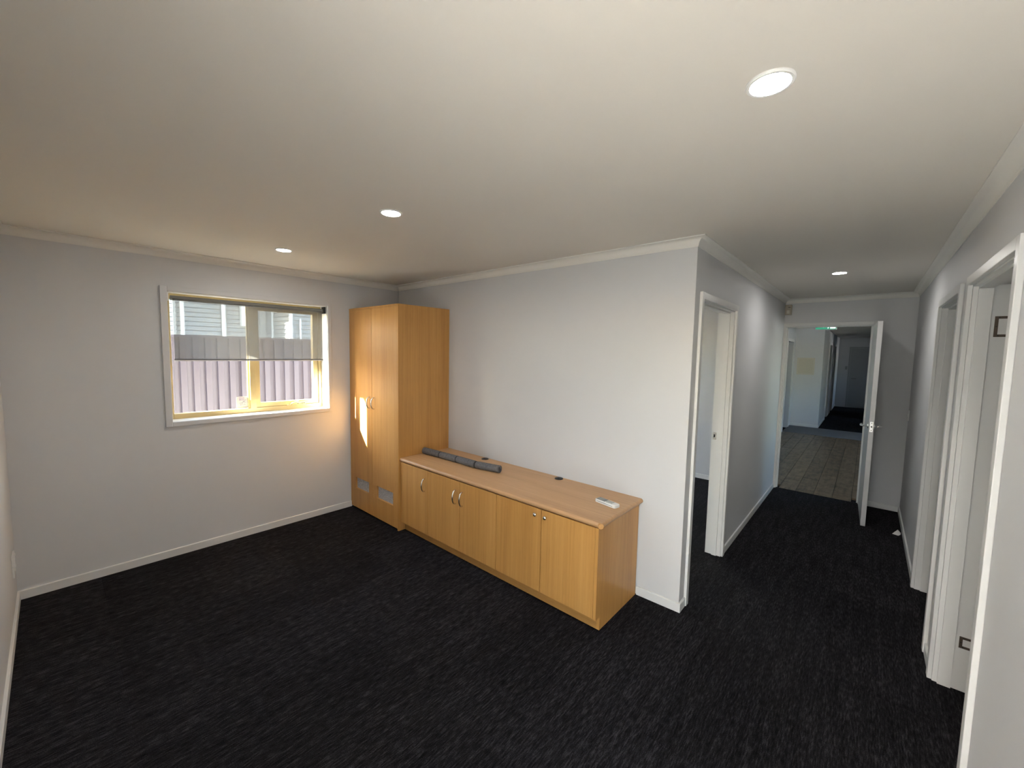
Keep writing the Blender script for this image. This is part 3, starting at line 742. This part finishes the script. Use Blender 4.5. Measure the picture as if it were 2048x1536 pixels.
# rolled grey mat, tied three times
rm = empty('rolled_mat', (-1.84, -0.305, ZT)); tag(rm, 'long grey rolled mat tied with black bands on the worktop', 'mat')
RR = 0.031; ax = [(-2.318, -0.318), (-2.080, -0.310), (-1.853, -0.304), (-1.612, -0.305), (-1.378, -0.262)]
ties = [1, 2, 3]; pts = []; rad = []
for i in range(4):
    for k in range(12):
        f = k/12.0
        p = Vector((*ax[i], 0)).lerp(Vector((*ax[i+1], 0)), f)
        if 0 < f: pass
        near = min(f if i > 0 else 1, (1-f) if i < 3 else 1)
        r_ = RR*(1 - 0.09*math.exp(-(near/0.06)**2)) + random.uniform(-0.0005, 0.0005)
        pts.append((p.x, p.y, ZT+RR)); rad.append(r_)
pts.append((*ax[4], ZT+RR)); rad.append(RR)
bm = bmesh.new(); tube(bm, pts, rad, 28, caps=False)
d_end = (Vector(pts[-1])-Vector(pts[-2])).normalized()
for end, nxt in ((0, 1), (-1, -2)):     # rolled ends: hollow, with a rim
    c_ = Vector(pts[end]); d_ = (Vector(pts[nxt])-c_).normalized()
    tube(bm, [c_, c_+d_*0.0005, c_+d_*0.03], [rad[end], 0.022, 0.020], 28, caps=False)
    tube(bm, [c_+d_*0.03, c_+d_*0.0305], [0.020, 0.0005], 28, caps=False)
obj('roll', bm, M['felt'], rm, smooth=True)
c_ = Vector(pts[-1]); sp_pts = []
sd = Vector((-d_end.y, d_end.x, 0))
for k in range(40):
    a = k/40*4.2*math.pi; r_ = 0.021 - 0.0145*k/40
    sp_pts.append(c_ - d_end*0.004 + sd*math.cos(a)*r_ + Vector((0, 0, 1))*math.sin(a)*r_)
bm = bmesh.new(); tube(bm, sp_pts, 0.0016, 6); obj('spiral_edge', bm, M['felt'], rm)
for i, wdt in zip(ties, (0.010, 0.010, 0.016)):
    c_ = Vector((*ax[i], ZT+RR)); d_ = (Vector((*ax[i+1], 0))-Vector((*ax[i-1], 0))).normalized()
    bm = bmesh.new(); tube(bm, [c_-d_*(wdt/2+0.0008), c_-d_*wdt/2, c_+d_*wdt/2, c_+d_*(wdt/2+0.0008)], [0.026, RR*0.975, RR*0.975, 0.026], 28, caps=False); obj('band', bm, M['rubber'], rm)

# air conditioner remote control
rc = empty('remote_control', (-0.405, -0.262, ZT)); tag(rc, 'white remote control lying on the worktop end', 'remote')
def rprism(bm, hx, hy, z0, z1, rr, cx=0.0, cy_=0.0, top=0.0):
    def ring(ex, z): 
        v = []
        for qx, qy, a0 in ((1, 1, 0), (-1, 1, 90), (-1, -1, 180), (1, -1, 270)):
            for k in range(6):
                a = math.radians(a0+k*18)
                v.append(bm.verts.new((cx+qx*(hx-rr)+(rr-ex)*math.cos(a), cy_+qy*(hy-rr)+(rr-ex)*math.sin(a), z)))
        return v
    A, B, C_ = ring(0, z0), ring(0, z1-top), ring(top*0.9, z1)
    k = len(A); bm.faces.new(A[::-1]); bm.faces.new(C_)
    for P_, Q_ in ((A, B), (B, C_)):
        for i in range(k): bm.faces.new((P_[i], P_[(i+1) % k], Q_[(i+1) % k], Q_[i]))
def loc_part(name, bm, mat, **kw):
    bmesh.ops.translate(bm, verts=bm.verts[:], vec=(-0.405, -0.262, ZT)); return obj(name, bm, mat, rc, **kw)
bm = bmesh.new(); rprism(bm, 0.084, 0.029, 0.0, 0.019, 0.014, top=0.004); loc_part('case', bm, M['white'], smooth=True)
bm = bmesh.new(); rprism(bm, 0.036, 0.022, 0.019, 0.0202, 0.003, cx=-0.041); loc_part('bezel', bm, plain('remote_grey', (0.16, 0.17, 0.16), 0.3))
bm = bmesh.new(); rprism(bm, 0.019, 0.016, 0.0202, 0.0208, 0.002, cx=-0.046); loc_part('screen', bm, plain('lcd_grey', (0.36, 0.38, 0.35), 0.2))
for i in range(3):
    for j in range(2):
        bm = bmesh.new(); rprism(bm, 0.0065, 0.007, 0.019, 0.0206, 0.002, cx=0.008+i*0.017, cy_=-0.010+j*0.020); loc_part('button', bm, plain('button_grey', (0.40, 0.42, 0.39), 0.5))
bm = bmesh.new(); rprism(bm, 0.011, 0.018, 0.019, 0.0205, 0.004, cx=0.066); loc_part('flap', bm, M['white'])
bm = bmesh.new(); box(bm, -0.062, 0.062, -0.0297, -0.0289, 0.0085, 0.0105); loc_part('seam', bm, M['black'])
rc.rotation_euler = (0, 0, math.radians(-11))

# ------------------------------------------------------------------ roller blind in the window
rb = empty('roller_blind', (-3.29, (y0+y1)/2, 1.56)); tag(rb, 'grey see-through roller blind half lowered in the window', 'blind')
bm = bmesh.new(); cyl(bm, (-3.29, y0+0.025, 2.051), (-3.29, y1-0.028, 2.051), 0.019, 28); obj('roll', bm, plain('blind_roll_grey', (0.20, 0.20, 0.185), 0.9), rb, smooth=True)
bx('fabric', (-3.2725, -3.2719, y0+0.036, y1-0.036, 1.572, 2.051), M['screen'], rb)
bx('bottom_bar', (-3.277, -3.268, y0+0.032, y1-0.033, 1.5655, 1.573), plain('grey_bar', (0.10, 0.10, 0.10), 0.4), rb)
bx('bar_cover', (-3.278, -3.267, y0+0.032, y1-0.033, 1.557, 1.5654), M['white'], rb)
bx('bracket', (-3.32, -3.262, y1-0.020, y1-0.002, 2.025, 2.09), M['black'], rb, bevel=0.003); bx('bracket', (-3.32, -3.262, y0+0.002, y0+0.012, 2.025, 2.09), M['white'], rb, bevel=0.003)

# sticker on the fixed pane
st = empty('window_sticker', (-3.4135, -1.518, 1.122)); tag(st, 'white rounded sticker in the corner of the fixed window pane', 'sticker')
mt, n, b = new_mat('translucent_sticker'); b.inputs['Base Color'].default_value = (0.5, 0.5, 0.48, 1); b.inputs['Roughness'].default_value = 0.4; b.inputs['Transmission Weight'].default_value = 0.0
def stk(z0_, z1_, a, c): return (-3.4138, -3.4130, a, c, z0_, z1_)
bm = bmesh.new()
pl = []
for (cy_, cz_, a0) in ((-1.488, 1.217, 0), (-1.552, 1.217, 90), (-1.552, 1.139, 180), (-1.488, 1.139, 270)):
    for k in range(6): pl.append((cy_+0.014*math.cos(math.radians(a0+18*k)), cz_+0.014*math.sin(math.radians(a0+18*k))))
prism(bm, pl, 0, -3.4138, -3.4131); obj('backing', bm, mt, st)
bm = bmesh.new()
for k in range(26):
    yy = random.uniform(-1.545, -1.497); zz = random.uniform(1.150, 1.205)
    a_, b2 = random.uniform(0.004, 0.011), random.uniform(0.002, 0.005)
    box(bm, -3.4130, -3.4127, yy, yy+a_, zz, zz+b2)
obj('print', bm, plain('sticker_ink', (0.22, 0.20, 0.25), 0.6), st)
bx('clear_panel', (-3.4130, -3.4128, -1.546, -1.503, 1.193, 1.228), plain('sticker_violet', (0.40, 0.36, 0.42), 0.5), st)

# ------------------------------------------------------------------ ceiling downlights
def downlight(x, y, label, power):
    e = empty('downlight', (x, y, H-0.012)); tag(e, label, 'downlight', 'round ceiling downlights')
    bm = bmesh.new(); rings = []
    for r_, z_ in ((0.0575, H), (0.0575, H-0.003), (0.054, H-0.0065), (0.0475, H-0.0065), (0.0455, H-0.002)):
        rings.append([bm.verts.new((x+r_*math.cos(2*math.pi*k/48), y+r_*math.sin(2*math.pi*k/48), z_)) for k in range(48)])
    for A, B in zip(rings, rings[1:]):
        for k in range(48): bm.faces.new((A[k], A[(k+1) % 48], B[(k+1) % 48], B[k]))
    obj('rim', bm, M['white'], e, smooth=True)
    bm = bmesh.new(); bmesh.ops.create_circle(bm, cap_ends=True, segments=48, radius=0.0455, matrix=Matrix.Translation((x, y, H-0.003)) @ Matrix.Rotation(math.pi, 4, 'X'))
    o = obj('diffuser', bm, emit('lit_diffuser', (1.0, 0.97, 0.93), LAMP_STRENGTH*power), e)
downlight(0.589, -1.362, 'round white downlight in the ceiling before the corridor mouth', 0.9)
downlight(-1.110, -1.429, 'round white downlight, middle of the row of three', 1.1)
downlight(-2.465, -1.477, 'round white downlight in the ceiling by the window', 0.62)
downlight(0.595, 1.783, 'round white downlight in the corridor ceiling', 0.85)

# ------------------------------------------------------------------ small fittings
a = empty('alarm_sensor', (0.037, D-0.001, 2.206)); tag(a, 'small aged beige alarm box high in the corridor corner', 'sensor')
bx('case', (0.002, 0.072, D-0.045, D-0.0005, 2.206, 2.330), M['beige'], a, bevel=0.006)
bx('lens', (0.022, 0.052, D-0.049, D-0.044, 2.220, 2.262), plain('sensor_lens', (0.62, 0.60, 0.52), 0.3), a, bevel=0.002)
bx('slot', (0.036, 0.060, D-0.0462, D-0.0445, 2.295, 2.301), M['black'], a)
s = empty('light_switch', (W, 3.385, 1.085)); tag(s, 'white light switch on the corridor wall by the open door', 'switch')
bx('plate', (W-0.008, W-0.0002, 3.352, 3.422, 1.030, 1.140), M['white'], s, bevel=0.002)
bx('rocker', (W-0.013, W-0.008, 3.375, 3.400, 1.070, 1.100), M['white'], s, bevel=0.001)
for zc, lb in ((0.285, 'lower white power outlet near the window wall corner'), (0.355, 'upper white power outlet near the window wall corner')):
    p = empty('power_outlet', (-3.03, -E, zc)); tag(p, lb, 'outlet', 'white outlets on the wall behind the corner')
    bx('plate', (-3.09, -2.97, -E+0.0002, -E+0.009, zc-0.033, zc+0.033), M['white'], p, bevel=0.002)
    for xx in (-3.065, -3.0): bx('socket_switch', (xx, xx+0.012, -E+0.009, -E+0.013, zc+0.008, zc+0.022), M['white'], p)
pp = bmesh.new()
vv = [pp.verts.new(v) for v in ((1.108, 2.640, 0.002), (1.150, 2.618, 0.003), (1.168, 2.660, 0.004), (1.172, 2.715, 0.003), (1.150, 2.735, 0.024), (1.128, 2.690, 0.012))]
pp.faces.new((vv[0], vv[1], vv[5])); pp.faces.new((vv[1], vv[2], vv[5])); pp.faces.new((vv[2], vv[3], vv[4])); pp.faces.new((vv[2], vv[4], vv[5]))
g_ = bmesh.ops.extrude_face_region(pp, geom=pp.faces[:]); bmesh.ops.translate(pp, verts=[v for v in g_['geom'] if isinstance(v, bmesh.types.BMVert)], vec=(0, 0, 0.0008))
tag(obj('paper_scrap', pp, M['white'], loc=(1.14, 2.67, 0.002)), 'crumpled white paper scrap on the carpet by the skirting', 'paper')
ap = empty('access_panel', (-0.325, EY, 1.275)); tag(ap, 'cream square access panel on the wall past the corridor', 'panel')
bm = bmesh.new(); wall_mesh(bm, 1, EY-0.012, EY-0.0003, -0.50, -0.150, 1.272, 1.680, [(-0.475, -0.175, 1.297, 1.655)]); obj('rim', bm, plain('panel_cream', (0.62, 0.58, 0.48), 0.5), ap)
bx('lid', (-0.472, -0.178, EY-0.009, EY-0.0003, 1.300, 1.652), plain('panel_cream_lid', (0.60, 0.56, 0.46), 0.5), ap, bevel=0.002)
kp = empty('keypad', (0.277, FY, 1.35)); tag(kp, 'small grey keypad beside the far closed door', 'keypad')
bx('case', (0.21, 0.27, FY-0.03, FY-0.0005, 1.30, 1.42), M['greydoor'], kp, bevel=0.003)
ex = empty('exit_sign', (0.247, 6.0, 2.16)); tag(ex, 'green backlit exit sign hanging beyond the corridor door', 'sign')
bx('case', (0.100, 0.392, 5.992, 6.022, 2.156, 2.340), M['white'], ex, bevel=0.003)
bx('face', (0.108, 0.384, 5.990, 5.9921, 2.164, 2.332), M['exitgreen'], ex)
bm = bmesh.new()                                   # white pictogram: running figure and doorway
box(bm, 0.305, 0.375, 5.988, 5.9902, 2.175, 2.320)
obj('door_symbol', bm, M['exitwhite'], ex)
bm = bmesh.new(); cyl(bm, (0.275, 5.988, 2.298), (0.275, 5.9902, 2.298), 0.012, 14)
for p0, p1 in (((0.268, 2.285), (0.255, 2.235)), ((0.255, 2.235), (0.285, 2.215)), ((0.285, 2.215), (0.275, 2.178)), ((0.255, 2.235), (0.235, 2.205)), ((0.235, 2.205), (0.210, 2.200)), ((0.265, 2.278), (0.292, 2.258)), ((0.265, 2.278), (0.235, 2.270))):
    tube(bm, [(p0[0], 5.989, p0[1]), (p1[0], 5.989, p1[1])], 0.006, 8)
obj('figure_symbol', bm, M['exitwhite'], ex)
for xx in (0.16, 0.33):
    bm = bmesh.new(); cyl(bm, (xx, 6.007, 2.34), (xx, 6.007, H), 0.005, 10); obj('hanger', bm, M['white'], ex)
